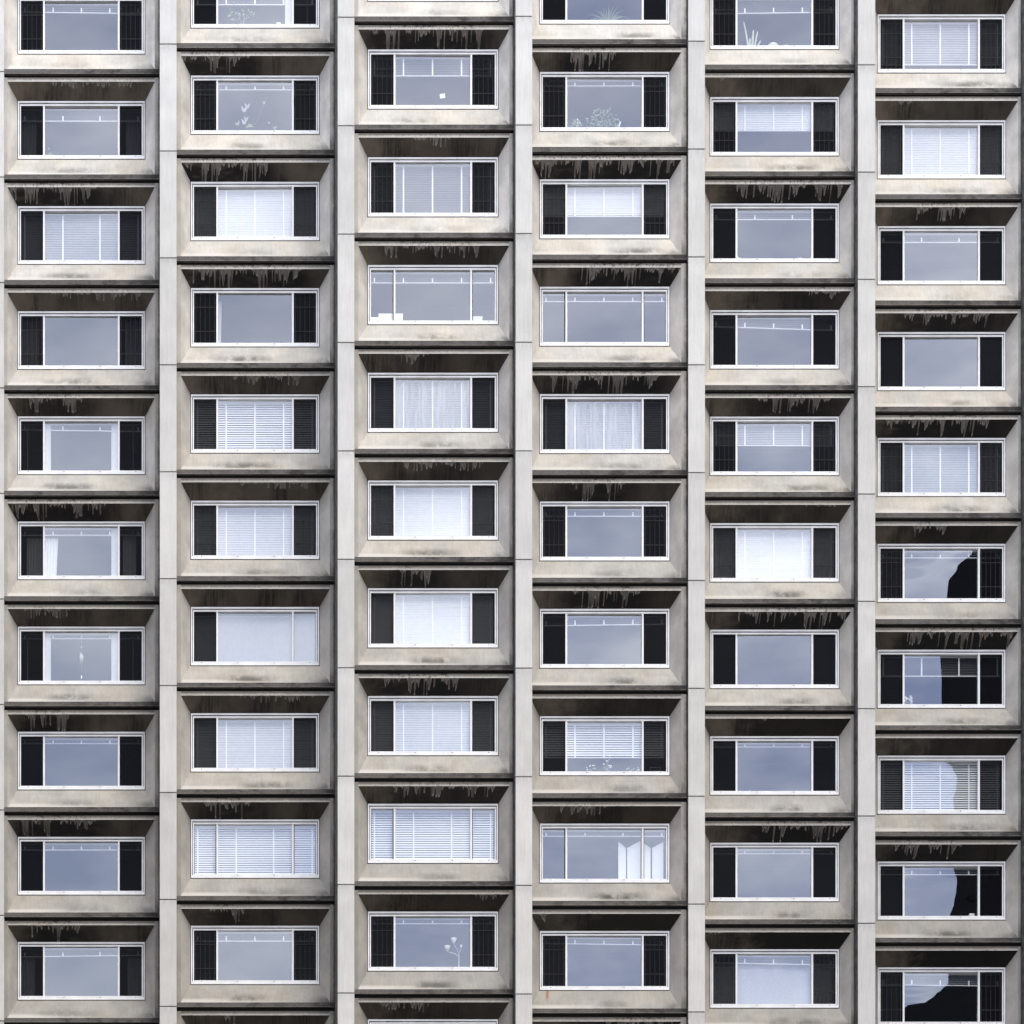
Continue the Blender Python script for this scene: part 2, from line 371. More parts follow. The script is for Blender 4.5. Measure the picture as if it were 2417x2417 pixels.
#        centre px, storey px, sill px of row 1
GRID = {'Z': (-265, 246.4, 170.0), 'A': (192, 248.07, 128.0), 'B': (602, 250.8, 66.6), 'C': (1021.8, 254.3, 3.5), 'D': (1427, 253.4, 57.0),
        'E': (1828, 251.4, 117.0), 'F': (2222, 249.9, 172.5), 'G': (2626, 248.4, 226.0)}
PIERS = [(-30.5, 9.5, 249.0, 168.8), (377, 417, 252.4, 104.0), (797, 836.5, 255.9, 40.8), (1217, 1256.3, 256.4, 38.7), (1624.5, 1664, 254.6, 97.3),
         (2025, 2066, 253.3, 153.0), (2421, 2462, 251.8, 210.0)]
def xat(px, dep): return (px - PX0) * dep / FPX
def zat(py, dep): return ZCAM + (PY0 - py) * dep / FPX
K = FPX * H
cols = {}
for c, (cx, pit, s0) in GRID.items():
    dep = K / pit                                       # distance of the window plane
    z1 = zat(s0, dep) - 0.665                           # panel foot, row 1
    cols[c] = dict(x=xat(cx, dep), y=dep - D - 100.0, z1=z1, dep=dep)
piers = []
for (a, b, pit, j) in PIERS:
    dep = K / pit
    piers.append(dict(x0=xat(a, dep), x1=xat(b, dep), y=dep - 100.0, z1=zat(j, dep)))
names = list(GRID)
for i, c in enumerate(names):                           # a panel reaches from pier to pier
    L = piers[i - 1]['x1'] if i > 0 else cols[c]['x'] - 2.08
    Rr = piers[i]['x0'] if i < len(piers) else cols[c]['x'] + 2.08
    cols[c]['xl'], cols[c]['xr'] = L - cols[c]['x'] - 0.02, Rr - cols[c]['x'] + 0.02

# ------------------------------------------------------------------ ground and building
g = MB(); g.quad([(-1500, -1500, 0), (1500, -1500, 0), (1500, 1500, 0), (-1500, 1500, 0)], 'asphalt')
structure('ground', g.mesh('ground'))
g = MB(); g.box(-60, 80, -90, 0, -0.2, 0.12, 'paving')
structure('pavement', g.mesh('pavement'))

BX, BY = 8.0, 4.0
bld = empty('apartment_building', (BX, BY, 0))
tag(bld, 'concrete apartment tower facade with stacked recessed windows between pale vertical piers', 'building')
def bpart(name, me, x, y, z): return obj(name, me, bld, (x - BX, y - BY, z))

zlow = min(c['z1'] for c in cols.values()) - 11 * H - 0.1
zhigh = max(c['z1'] for c in cols.values()) + 2.2 * H
w = MB()
w.box(-9.5, 27.5, 8.0, 22.0, 0.0, zhigh + 1.0, 'side')
bpart('core_wall', w.mesh('core_wall'), 0, 0, 0)
w = MB()
w.box(-9.4, 27.4, 0.3, 7.9, 0.0, zlow - 1.0, 'pier')
bpart('lower_wall', w.mesh('lower_wall'), 0, 0, 0)

XO, XI, ZB, ZT, ZSB, ZST, ZTOP = 1.9425, 1.6925, 0.10, 2.545, 0.655, 2.21, 2.65
def panel_mesh(c):
    xl, xr = cols[c]['xl'], cols[c]['xr']
    m = MB()
    ch = 0.035                                          # chamfer on the upright outer edges
    xa, xb = xl + 0.02 + 0.0, xr - 0.02 - ch
    # upright margins, outer chamfer, lip
    m.quad([(xl, 0, ZB), (-XO, 0, ZB), (-XO, 0, ZTOP), (xl, 0, ZTOP)], 'margin')
    m.quad([(XO, 0, ZB), (xb, 0, ZB), (xb, 0, ZTOP), (XO, 0, ZTOP)], 'margin')
    m.quad([(xb, 0, ZB), (xr, 0.07, ZB), (xr, 0.07, ZTOP), (xb, 0, ZTOP)], 'margin')
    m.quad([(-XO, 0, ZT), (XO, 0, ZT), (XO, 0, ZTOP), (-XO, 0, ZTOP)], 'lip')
    # reveal
    m.quad([(-XO, 0, ZB), (XO, 0, ZB), (XI, D, ZSB), (-XI, D, ZSB)], 'sill')
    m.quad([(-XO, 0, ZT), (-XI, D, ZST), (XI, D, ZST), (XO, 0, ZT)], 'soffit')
    m.quad([(-XO, 0, ZB), (-XI, D, ZSB), (-XI, D, ZST), (-XO, 0, ZT)], 'cheek')
    m.quad([(XO, 0, ZB), (XO, 0, ZT), (XI, D, ZST), (XI, D, ZSB)], 'cheek')
    yb = D + 0.13                                       # square return behind the window frame
    for a, b in (((-XI, ZSB), (XI, ZSB)), ((XI, ZSB), (XI, ZST)), ((XI, ZST), (-XI, ZST)), ((-XI, ZST), (-XI, ZSB))):
        m.quad([(a[0], D, a[1]), (b[0], D, b[1]), (b[0], yb, b[1]), (a[0], yb, a[1])], 'joint')
    # drip edge, joint groove, top
    m.quad([(xl, 0.045, 0), (xr, 0.045, 0), (xr, 0.0, ZB), (xl, 0, ZB)], 'band')
    m.quad([(xl, 0.045, 0), (xl, 0.16, 0), (xr, 0.16, 0), (xr, 0.045, 0)], 'side')
    zg = ZTOP - H
    m.quad([(xl, 0.16, zg), (xr, 0.16, zg), (xr, 0.16, 0), (xl, 0.16, 0)], 'joint')
    m.quad([(xl, 0, ZTOP), (xr, 0.0, ZTOP), (xr, 0.16, ZTOP), (xl, 0.16, ZTOP)], 'side')
    return m.mesh('concrete_panel')

def frame_mesh(inner=0):
    m = MB(); x, z0, z1 = 1.676, 0.671, 2.196
    m.ring(-x, x, z0, z1, 0.032, 0.032, 0.075, 0.045, 0.312, 0.46, 'frame')
    a, b0, b1 = x - 0.032, z0 + 0.075, z1 - 0.045
    m.ring(-a, a, b0, b1, 0.016, 0.016, 0.012, 0.022, 0.375, 0.455, 'gasket')
    a, b0, b1 = a - 0.016, b0 + 0.012, b1 - 0.022
    m.ring(-a, a, b0, b1, 0.030, 0.030, 0.018, 0.045, 0.336, 0.46, 'frame')
    for s in (-1, 1):
        xm = sorted((s * 0.965, s * 1.012)); m.box(xm[0], xm[1], 0.339, 0.458, b0 + 0.018, b1 - 0.045, 'frame')
        xm = sorted((s * 1.012, s * (1.022 if inner == 0 else 1.03))); m.box(xm[0], xm[1], 0.352, 0.458, b0 + 0.018, b1 - 0.045, 'gasket')
    m.ring(-x - 0.05, x + 0.05, z0 - 0.05, z1 + 0.05, 0.05, 0.05, 0.05, 0.05, 0.42, 0.445, 'gasket')
    for xx in (-1.40, -0.46, 0.50, 1.44): m.box(xx - 0.014, xx + 0.014, 0.3085, 0.33, z0 + 0.062, z0 + 0.074, 'gasket')
    return m.mesh('window_frame')
PZ0, PZ1 = 0.773, 2.087                                  # glass from .. to
def pane_mesh():
    m = MB(); m.quad([(-0.966, 0.405, PZ0), (0.966, 0.405, PZ0), (0.966, 0.405, PZ1), (-0.966, 0.405, PZ1)], 'glass'); return m.mesh('pane')
def warped_pane(curve):
    """A pane with a slight twist, a few millimetres of bow: tilt angle as a function of height."""
    m = MB(); N = 40
    def pt(i, j):
        x, f = -0.966 + 1.932 * i / N, j / N
        y = 0.405 + curve(1 - f) * x
        return (x, y, PZ0 + (PZ1 - PZ0) * f)
    for i in range(N):
        for j in range(N): m.quad([pt(i, j), pt(i + 1, j), pt(i + 1, j + 1), pt(i, j + 1)], 'glass', True)
    return m.mesh('pane')
def side_mesh(y, mat):
    m = MB(); m.quad([(1.012, y, PZ0), (1.604, y, PZ0), (1.604, y, PZ1), (1.012, y, PZ1)], mat); return m.mesh('side_pane')
def guard_mesh():
    m = MB(); r = 0.0055
    for k in range(5): x = 1.06 + 0.1225 * k; m.box(x - r, x + r, 0.372, 0.372 + 2 * r, PZ0, PZ1, 'bar')
    for z in (PZ0 + 0.33, PZ0 + 0.96): m.box(1.012, 1.604, 0.386, 0.40, z - 0.009, z + 0.009, 'bar')
    return m.mesh('window_guard')
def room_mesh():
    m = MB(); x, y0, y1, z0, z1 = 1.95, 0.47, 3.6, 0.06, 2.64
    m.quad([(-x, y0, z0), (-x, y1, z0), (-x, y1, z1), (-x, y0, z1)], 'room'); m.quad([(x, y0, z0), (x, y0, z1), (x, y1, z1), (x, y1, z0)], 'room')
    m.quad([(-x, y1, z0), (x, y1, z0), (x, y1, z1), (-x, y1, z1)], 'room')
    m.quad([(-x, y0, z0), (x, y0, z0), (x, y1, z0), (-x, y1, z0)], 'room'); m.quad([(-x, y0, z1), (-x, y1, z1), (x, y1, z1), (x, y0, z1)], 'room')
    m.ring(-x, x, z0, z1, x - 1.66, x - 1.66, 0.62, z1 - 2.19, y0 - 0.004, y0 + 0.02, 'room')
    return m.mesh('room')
def inner_frame_mesh(l, r):
    m = MB()
    if l: m.box(-0.965, -0.81, 0.47, 0.50, PZ0 - 0.02, PZ1 - 0.02, 'pale_cloth'); m.box(-1.43, -1.415, 0.47, 0.5, PZ0 - 0.02, PZ1 - 0.02, 'pale_cloth')
    if r: m.box(0.79, 0.965, 0.47, 0.50, PZ0 - 0.02, PZ1 - 0.02, 'pale_cloth'); m.box(1.36, 1.375, 0.47, 0.5, PZ0 - 0.02, PZ1 - 0.02, 'pale_cloth')
    return m.mesh('inner_frame')

ME = dict(frame=frame_mesh(), frame_o=frame_mesh(1), pane=pane_mesh(), gl=side_mesh(0.43, 'glass_side'), gl_o=side_mesh(0.405, 'glass'),
          screen=side_mesh(0.352, 'screen'), guard=guard_mesh(), room=room_mesh())
ME['frame'].name = 'window_frame'
def mirrored(me):
    c = me.copy()
    for v in c.vertices: v.co.x = -v.co.x
    c.flip_normals(); return c
for k in ('gl', 'gl_o', 'screen', 'guard'): ME[k + '_l'] = mirrored(ME[k])

# ------------------------------------------------------------------ what each window shows
# b = blind (drop, tapes, kind, tilt); s = sides: g screen + guard, s screen, o bare glass, r bare glass in one side
B5, B4 = 5, 4
W = {
 'A1': dict(b=(.22, 5, 'up', -.02), s='g'), 'A2': dict(b=(.31, 4, 'up', 0), s='s'), 'A3': dict(b=(1.3, 4, 'mid', 0), s='s'), 'A4': dict(s='g'),
 'A5': dict(b=(.17, 4, 'up', -.02), s='s', inner=3), 'A6': dict(b=(.16, 5, 'up', 0), s='s', inner=2), 'A7': dict(b=(.12, 5, 'up', 0), s='s', inner=3),
 'A8': dict(b=(.12, 5, 'up', 0), s='s'), 'A9': dict(b=(.16, 5, 'up', 0), s='s'), 'A10': dict(b=(.19, 4, 'up', .02), s='s'),
 'B1': dict(b=(.70, 5, 'up', 0), s='s', inner=2), 'B2': dict(b=(.15, 5, 'up', 0), s='g'), 'B3': dict(b=(1.3, 5, 'bright', 0), s='g'),
 'B4': dict(s='g'), 'B5': dict(b=(1.3, 5, 'open', 0), s='s'), 'B6': dict(b=(1.3, 5, 'half', 0), s='g'), 'B7': dict(s='r', shade=1),
 'B8': dict(b=(1.3, 5, 'half', 0), s='s'), 'B9': dict(b=(1.3, 4, 'open', 0), s='o'), 'B10': dict(b=(.22, 5, 'up', 0), s='g'), 'B11': dict(s='s'),
 'C1': dict(s='s'), 'C2': dict(b=(.46, 5, 'up', 0), s='g'), 'C3': dict(b=(1.3, 5, 'dim', 0), s='g'), 'C4': dict(b=(.25, 5, 'up', 0), s='o'),
 'C5': dict(b=(1.3, 5, 'mid', 0), s='s'), 'C6': dict(b=(1.3, 5, 'bright', 0), s='g'), 'C7': dict(b=(1.3, 5, 'bright', 0), s='s'),
 'C8': dict(b=(1.3, 5, 'half', 0), s='s'), 'C9': dict(b=(1.3, 4, 'open', 0), s='o'), 'C10': dict(b=(.13, 5, 'up', 0), s='g'), 'C11': dict(s='s'),
 'D1': dict(b=(.15, 5, 'up', 0), s='s'), 'D2': dict(b=(.14, 5, 'up', 0), s='g'), 'D3': dict(b=(.74, 5, 'bright', 0), s='g'), 'D4': dict(b=(.17, 5, 'up', 0), s='o'),
 'D5': dict(b=(1.3, 5, 'mid', 0), s='s'), 'D6': dict(b=(.18, 5, 'up', 0), s='g'), 'D7': dict(b=(.22, 5, 'up', .02), s='s'), 'D8': dict(b=(.88, 5, 'open', 0), s='s'),
 'D9': dict(b=(.14, 4, 'up', 0), s='o'), 'D10': dict(b=(.16, 5, 'up', -.02), s='g'), 'D11': dict(s='s'),
 'E1': dict(b=(.36, 5, 'up', .02), s='g'), 'E2': dict(b=(.66, 5, 'bright', 0), s='g'), 'E3': dict(b=(.20, 4, 'up', 0), s='s'), 'E4': dict(b=(.27, 5, 'up', -.05), s='s'),
 'E5': dict(b=(.55, 5, 'mid', -.01), s='g'), 'E6': dict(b=(1.3, 5, 'bright', 0), s='g'), 'E7': dict(s='s'), 'E8': dict(b=(.09, 5, 'up', 0), s='s'),
 'E9': dict(b=(.1, 5, 'up', 0), s='s'), 'E10': dict(b=(.2, 5, 'up', -.03), s='g'),
 'F1': dict(b=(1.1, 5, 'mid', 0), s='g'), 'F2': dict(b=(1.3, 5, 'bright', 0), s='g'), 'F3': dict(b=(.21, 4, 'up', 0), s='s'), 'F4': dict(s='s'),
 'F5': dict(b=(1.3, 5, 'mid', 0), s='g'), 'F6': dict(b=(.17, 5, 'up', 0), s='g'), 'F7': dict(b=(.5, 4, 'dark', 0), s='s'), 'F8': dict(b=(1.3, 5, 'open', 0), s='s'),
 'F9': dict(b=(.16, 5, 'up', 0), s='s'), 'F10': dict(b=(.29, 5, 'up', -.02), s='g'),
}
# water streaks on the underside of each head: from, to (fractions of the width), strength
DRIP = {'A2': (.3, .95, .15), 'A3': (.02, .6, 1), 'A4': (.3, .9, .25), 'A5': (.15, .5, .6), 'A6': (.03, .66, .8), 'A7': (.12, .42, .35), 'A8': (.12, .42, .85),
 'A9': (.1, .6, .9), 'A10': (.15, .5, 1), 'B2': (0, .46, .7), 'B3': (0, .58, 1), 'B4': (.06, .82, 1), 'B5': (.36, .8, .3), 'B6': (.4, .9, .15), 'B7': (.0, .0, 0),
 'B8': (.4, .9, .2), 'B9': (.16, .46, .9), 'B10': (.2, .42, .6), 'B11': (.3, .4, .4), 'C2': (.08, .82, .9), 'C3': (.36, .6, .3), 'C4': (.18, .8, .45),
 'C5': (.25, .46, .4), 'C6': (.3, .82, .3), 'C7': (.28, .48, .85), 'C8': (.15, .66, .8), 'C9': (.24, .9, .45), 'C10': (.78, .95, .2), 'C11': (.15, .46, .4),
 'D2': (.24, .56, .8), 'D3': (.02, .95, 1), 'D4': (.34, 1, .9), 'D5': (.14, .86, 1), 'D6': (.28, .62, .85), 'D7': (.28, .72, .85), 'D8': (0, 0, 0), 'D9': (.2, .5, .35),
 'D10': (.05, .12, .5), 'D11': (.5, .95, .5), 'E1': (.3, .7, .2), 'E2': (.1, .15, .1), 'E3': (.24, .94, .85), 'E4': (.7, .92, .45), 'E5': (.38, .86, .65), 'E6': (.7, .9, .12), 'E7': (.25, .97, 1),
 'E8': (.4, .43, .1), 'E9': (.4, .97, .8), 'E10': (.06, .14, .4), 'F1': (.22, .32, .15), 'F2': (.2, .28, .15), 'F3': (.3, .66, .55), 'F4': (.24, .8, .65),
 'F5': (.12, .8, .8), 'F6': (.3, .52, .5), 'F7': (.24, .96, 1), 'F8': (0, 0, 0), 'F9': (.16, .62, .7), 'F10': (0, 0, 0)}

# panes of the last column that mirror the dark tower: where its edge runs, (height from top, position across)
EDGE = {'F6': [(0, .92), (.35, .72), (.65, .60), (1, .58)], 'F7': [(0, .49), (.5, .51), (1, .51)],
        'F8': [(0, .57), (.12, .66), (.32, .72), (.5, .71), (.75, .67), (1, .68)], 'F9': [(0, .67), (.25, .72), (.45, .71), (.7, .68), (1, .62)],
        'F10': [(0, .60), (.22, .60), (.32, .52), (.46, .42), (.60, .31), (.68, .10), (.76, -.03), (1, -.05)]}
TX, TY = 53.3, -160.0                                    # tower edge
def edge_curve(key):
    pts = EDGE[key]; c = cols['F']
    def f(v):
        for (a, p), (b, q) in zip(pts, pts[1:]):
            if v <= b:
                h = (v - a) / (b - a); h = h * h * (3 - 2 * h); e = p + (q - p) * h; break
        xe = -0.966 + 1.932 * e + c['x']                # world x on the pane where the edge should show
        L = c['y'] + 0.405 - TY; t_in = xe / (100 + c['y'] + 0.4)
        return 0.5 * (math.atan((TX - xe) / L) - math.atan(t_in))
    return f

def wname(col):
    return {'A': 'first', 'B': 'second', 'C': 'third', 'D': 'fourth', 'E': 'fifth', 'F': 'sixth'}[col]
ORD = ['', 'first', 'second', 'third', 'fourth', 'fifth', 'sixth', 'seventh', 'eighth', 'ninth', 'tenth', 'eleventh']
def where(key):
    col, r = key[0], int(key[1:])
    n = r - 1 if col == 'C' else r                      # the third column starts with a sliver
    return f'{ORD[n]} window down of the {wname(col)} column'

def blind_meshes(drop, tapes, kind, tilt):
    TOPZ = 2.082; x = 1.575; full = drop > 1.2
    hr = MB(); hr.box(-x, x, 0.485, 0.535, TOPZ - 0.03, TOPZ + 0.012, 'white')
    sl = MB()
    mat = {'bright': 'slat_bright', 'open': 'slat_white', 'half': 'slat_bright', 'mid': 'slat_mid', 'dim': 'slat_dim', 'up': 'slat_dim', 'dark': 'slat_shade'}[kind]
    ang = {'dark': 62, 'bright': 76, 'open': 56, 'half': 68, 'mid': 66, 'dim': 66, 'up': 62}[kind]
    pitch = 0.058 if kind == 'open' else 0.046
    zb = PZ0 + 0.02 if full else TOPZ - drop
    n = max(1, int((TOPZ - 0.04 - zb) / pitch)); wd = 0.5 * (0.060 if kind == 'open' else 0.052)
    rnd = random.Random(int(drop * 977) + tapes + int(tilt * 1000))
    for k in range(n):
        z = TOPZ - 0.05 - k * (TOPZ - 0.05 - zb) / n
        tl = tilt * (TOPZ - z) / max(drop, .01) + rnd.uniform(-.002, .002)
        a = R(ang + rnd.uniform(-4, 4)); cy, sz = wd * math.cos(a), wd * math.sin(a); cr = 0.004
        # crowned slat: outer edge low
        P = [(0.51 - cy, -sz), (0.51 - cr * math.sin(a), cr * math.cos(a)), (0.51 + cy, sz)]
        for p, q in zip(P, P[1:]):
            sl.quad([(-x, p[0], z + p[1] - tl), (x, p[0], z + p[1] + tl), (x, q[0], z + q[1] + tl), (-x, q[0], z + q[1] - tl)], mat)
    br = MB(); h = 0.022
    for (ya, yb_) in ((0.49, 0.53),):
        p = []
        for xx, t in ((-x, -tilt), (x, tilt)):
            for y in (ya, yb_):
                for z in (zb - h, zb): p.append((xx, y, z + t))
        for q in ((0, 1, 3, 2), (4, 6, 7, 5), (0, 4, 5, 1), (2, 3, 7, 6), (0, 2, 6, 4), (1, 5, 7, 3)): br.quad([p[k] for k in q], 'white')
    tp = []
    for xx in ((-1.5, -.75, 0, .75, 1.5) if tapes == 5 else (-1.5, -.49, .49, 1.5)):
        t = MB(); w_ = 0.019; zt = tilt * xx / x
        t.box(xx - w_, xx + w_, 0.474, 0.477, zb - h + zt - 0.004, TOPZ - 0.035 if full or drop > .4 else zb + zt + min(0.11, drop * .5), 'tape')
        tp.append(t.mesh('ladder_tape'))
    return hr.mesh('headrail'), sl.mesh('slats'), br.mesh('bottom_rail'), tp
BC = {}
def build_blind(key, spec, loc):
    drop, tapes, kind, tilt = spec
    if spec not in BC: BC[spec] = blind_meshes(*spec)
    hr, slm, br, tp = BC[spec]
    r = empty('venetian_blind', loc)
    if drop > 1.2: look = {'bright': 'closed white venetian blind fully down', 'open': 'white venetian blind down with open slats', 'half': 'white venetian blind down with half open slats',
                           'mid': 'pale grey venetian blind fully down', 'dim': 'dark grey venetian blind fully down'}[kind]
    elif drop > .6: look = ('grey' if kind == 'mid' else 'white') + ' venetian blind lowered part way'
    elif abs(tilt) > .025: look = 'crooked venetian blind drawn up'
    else: look = 'venetian blind drawn up'
    tag(r, look + ', ' + where(key), 'blind', 'venetian blinds behind the windows')
    obj('headrail', hr, r); obj('slats', slm, r); obj('bottom_rail', br, r)
    for t in tp: obj('ladder_tape', t, r)

rs = random.Random(3)
for i, c in enumerate(names):
    info = cols[c]; pm = panel_mesh(c)
    for r in range(0, 12):
        key = f'{c}{r}'; z = info['z1'] - (r - 1) * H
        loc = (info['x'], info['y'], z)
        p = bpart('concrete_panel', pm, *loc)
        lo, hi, amp = DRIP.get(key, (rs.uniform(.1, .4), rs.uniform(.5, .9), rs.uniform(0, .5)))
        p['seed'] = rs.uniform(0, 10); p['lo'] = float(lo); p['hi'] = float(hi); p['amp'] = float(amp)
        p['pc'] = float({'A': .47, 'B': .50, 'C': .50}.get(c, .62)) + rs.uniform(-.10, .10); p['mold'] = min(1.15, rs.uniform(.35, 1.05) * (.75 + .045 * r)); p['mw'] = rs.uniform(.16, .34); p['age'] = (1.13 - .045 * r) * rs.uniform(.94, 1.06); p['soot_shade'] = {'A': .35, 'B': .5, 'C': .7, 'D': .85, 'E': .95, 'F': 1.0}.get(c, .6) * rs.uniform(.75, 1.05) * (.75 + .04 * r); p['rust'] = 1.0 if key == 'D10' else 0.0
        spec = W.get(key, dict(s='s'))
        s = spec['s']
        wdw = bpart('window', ME['frame_o'] if s == 'o' else ME['frame'], *loc)
        pane = ME['pane'] if key not in EDGE else warped_pane(edge_curve(key))
        po = obj('pane', pane, wdw)
        tx, tz = rs.uniform(-.4, .4), rs.uniform(-.4, .4)
        if key not in EDGE and key != 'F5': po.rotation_euler = (R(tx), 0, R(tz))   # glass never sits dead true
        for side, sfx in (('l', '_l'), ('r', '')):
            bare = s == 'o' or (s == 'r' and side == 'r')
            obj('side_pane', ME[('gl_o' if bare else 'gl') + sfx], wdw)
            if not bare: obj('insect_screen', ME['screen' + sfx], wdw)
            if s == 'g': obj('window_guard', ME['guard' + sfx], wdw)
        if spec.get('inner'): obj('inner_frame', inner_frame_mesh(spec['inner'] & 1, spec['inner'] & 2), wdw)
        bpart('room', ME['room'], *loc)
        if 'b' in spec: build_blind(key, spec['b'], loc)
        if s == 'o': wdw['label'] = 'window with three bare panes and no insect screens'

# piers between the columns, one piece per storey
for q in piers:
    wdt = q['x1'] - q['x0']; m = MB(); dpt = 2.6; gp = 0.024
    h1 = H - gp; bv = 0.008
    m.quad([(bv, 0, bv), (wdt - bv, 0, bv), (wdt - bv, 0, h1 - bv), (bv, 0, h1 - bv)], 'pier')
    m.quad([(0, bv, 0), (bv, 0, bv), (bv, 0, h1 - bv), (0, bv, h1)], 'pier'); m.quad([(wdt - bv, 0, bv), (wdt, bv, 0), (wdt, bv, h1), (wdt - bv, 0, h1 - bv)], 'pier')
    m.quad([(0, bv, 0), (wdt, bv, 0), (wdt - bv, 0, bv), (bv, 0, bv)], 'pier'); m.quad([(bv, 0, h1 - bv), (wdt - bv, 0, h1 - bv), (wdt, bv, h1), (0, bv, h1)], 'pier')
    m.quad([(0, bv, 0), (0, bv, h1), (0, dpt, h1), (0, dpt, 0)], 'pier_side'); m.quad([(wdt, bv, 0), (wdt, dpt, 0), (wdt, dpt, h1), (wdt, bv, h1)], 'pier')
    m.quad([(0, bv, h1), (wdt, bv, h1), (wdt, dpt, h1), (0, dpt, h1)], 'pier'); m.quad([(0, bv, 0), (0, dpt, 0), (wdt, dpt, 0), (wdt, bv, 0)], 'pier')
    m.box(0.004, wdt - 0.004, 0.05, dpt - 0.01, h1 + 0.0005, H - 0.0005, 'joint')
    pm = m.mesh('pier')
    for r in range(0, 12):
        o = bpart('pier', pm, q['x0'], q['y'], q['z1'] - (r - 1) * H - H + gp / 2)
        o['seed'] = rs.uniform(0, 10); o['tone'] = rs.uniform(0, 1)

# ------------------------------------------------------------------ things in the windows
def at(key, x, z, y=0.49):
    c = cols[key[0]]; r = int(key[1:])
    return Vector((c['x'] + x, c['y'] + y, c['z1'] - (r - 1) * H + PZ0 + z))
def curtain(key, x0, x1, mat='cloth', z0=0.0, z1=1.29, taper=0.0, waves=None, look='white', y=0.58, amp=0.03):
    m = MB(); n = 40; waves = waves or max(2, int((x1 - x0) / 0.07)); rows = 6
    def pt(i, j):
        f, h = i / n, j / rows
        w_ = 1 - taper * (1 - h); x = x0 + (x1 - x0) * f * w_
        return (x, amp * math.sin(f * waves * 2 * math.pi) + 0.008 * math.sin(f * 37 + h * 5), z0 + (z1 - z0) * h)
    for i in range(n):
        for j in range(rows): m.quad([pt(i, j), pt(i + 1, j), pt(i + 1, j + 1), pt(i, j + 1)], mat, True)
    o = obj('curtain', m.mesh('curtain'), None, at(key, 0, 0, y))
    return tag(o, f'{look}, {where(key)}', 'curtain', 'curtains behind the windows')
curtain('A2', -1.58, -1.20, 'sheer', look='grey net curtain behind the first side pane')
curtain('A2', 1.18, 1.56, 'sheer', look='grey net curtain behind the far side pane')
curtain('A4', -1.58, -1.12, 'sheer', look='grey net curtain behind the first side pane')
curtain('A4', 1.15, 1.56, 'sheer', look='grey net curtain behind the far side pane')
curtain('A6', -1.45, -0.62, 'cloth', taper=.06, z1=1.1, look='white pleated curtain drawn aside')
curtain('A6', 1.10, 1.45, 'cloth', z1=1.15, look='grey pleated curtain behind the side pane')
curtain('A10', -1.58, -1.24, 'sheer', z1=1.1, look='limp grey curtain behind the first side pane')
curtain('A10', 1.22, 1.58, 'sheer', z1=1.1, look='limp grey curtain behind the far side pane')
curtain('B4', -0.965, -0.87, 'cloth', z1=1.2, taper=.2, look='narrow white curtain edge')
curtain('C5', -0.95, 0.95, 'net', look='sheer net curtain with vertical folds before the blind', y=0.445, amp=0.018, waves=16)
curtain('D5', -0.95, 0.95, 'net', look='sheer net curtain with vertical folds before the blind', y=0.445, amp=0.018, waves=15)
curtain('E10', -1.57, 1.57, 'pale_cloth', look='pale plain curtain drawn right across', y=0.60, amp=0.008, waves=7)
m = MB(); n = 60
for i in range(n):
    a, b = -1.57 + 3.14 * i / n, -1.57 + 3.14 * (i + 1) / n
    ya, yb_ = 0.006 * math.sin(a * 3.1), 0.006 * math.sin(b * 3.1)
    m.quad([(a, ya, 0), (b, yb_, 0), (b, yb_, 1.24), (a, ya, 1.24)], 'slat_mid', True)
m.tube([(-1.57, 0.03, 1.26), (1.57, 0.03, 1.26)], 0.025, 'white', 8)
tag(obj('roller_shade', m.mesh('roller_shade'), None, at('B7', 0, 0, 0.53)), 'plain pale grey roller shade pulled fully down, seventh window down of the second column', 'roller shade')

def blade(m, base, tip, sag, wd, mat, n=6):
    base, tip = Vector(base), Vector(tip); pts = []
    for i in range(n + 1):
        f = i / n; p = base.lerp(tip, f) + Vector((0, 0, sag * math.sin(f * math.pi) )); pts.append((p, wd * (1 - f) ** .6 if f > .25 else wd * (.5 + 2 * f)))
    d = (tip - base).cross(Vector((0, 1, 0))).normalized()
    for (p, a), (q, b) in zip(pts, pts[1:]):
        m.quad([p - d * a + Vector((0, -.004, 0)), p, q, q - d * b + Vector((0, -.004, 0))], mat); m.quad([p, p + d * a + Vector((0, -.004, 0)), q + d * b + Vector((0, -.004, 0)), q], mat)
def pot_mesh(r, h):
    m = MB(); m.lathe((0, 0, 0), [(0.001, 0), (r * .75, 0), (r, h * .85), (r * 1.12, h * .85), (r * 1.12, h), (r * .95, h), (r * .9, h * .9), (0.001, h * .9)], 'pot'); return m.mesh('pot')
def leaf_clump(m, c, rx, rz, n, size, mat, rnd, ry=0.1):
    for _ in range(n):
        a, q, s = rnd.uniform(0, 6.28), rnd.random() ** .5, rnd.uniform(.6, 1.3) * size
        p = Vector(c) + Vector((rx * q * math.cos(a), rnd.uniform(-ry, ry), rz * q * math.sin(a)))
        d = Vector((rnd.uniform(-1, 1), rnd.uniform(-.5, .5), rnd.uniform(-.6, 1))).normalized(); u = d.cross(Vector((rnd.uniform(-.3, .3), 1, rnd.uniform(-.3, .3)))).normalized()
        m.quad([p, p + d * s * .5 + u * s * .28, p + d * s, p + d * s * .5 - u * s * .28], mat)
def plant(key, x, label, parts, name='potted_plant', cat='plant', pot=(.09, .1), y=0.58):
    r = empty(name, at(key, x, -0.10, y)); tag(r, label, cat)
    if pot: obj('pot', pot_mesh(*pot), r)
    for nm, mm in parts: obj(nm, mm.mesh(nm), r)
    return r
rn = random.Random(11)
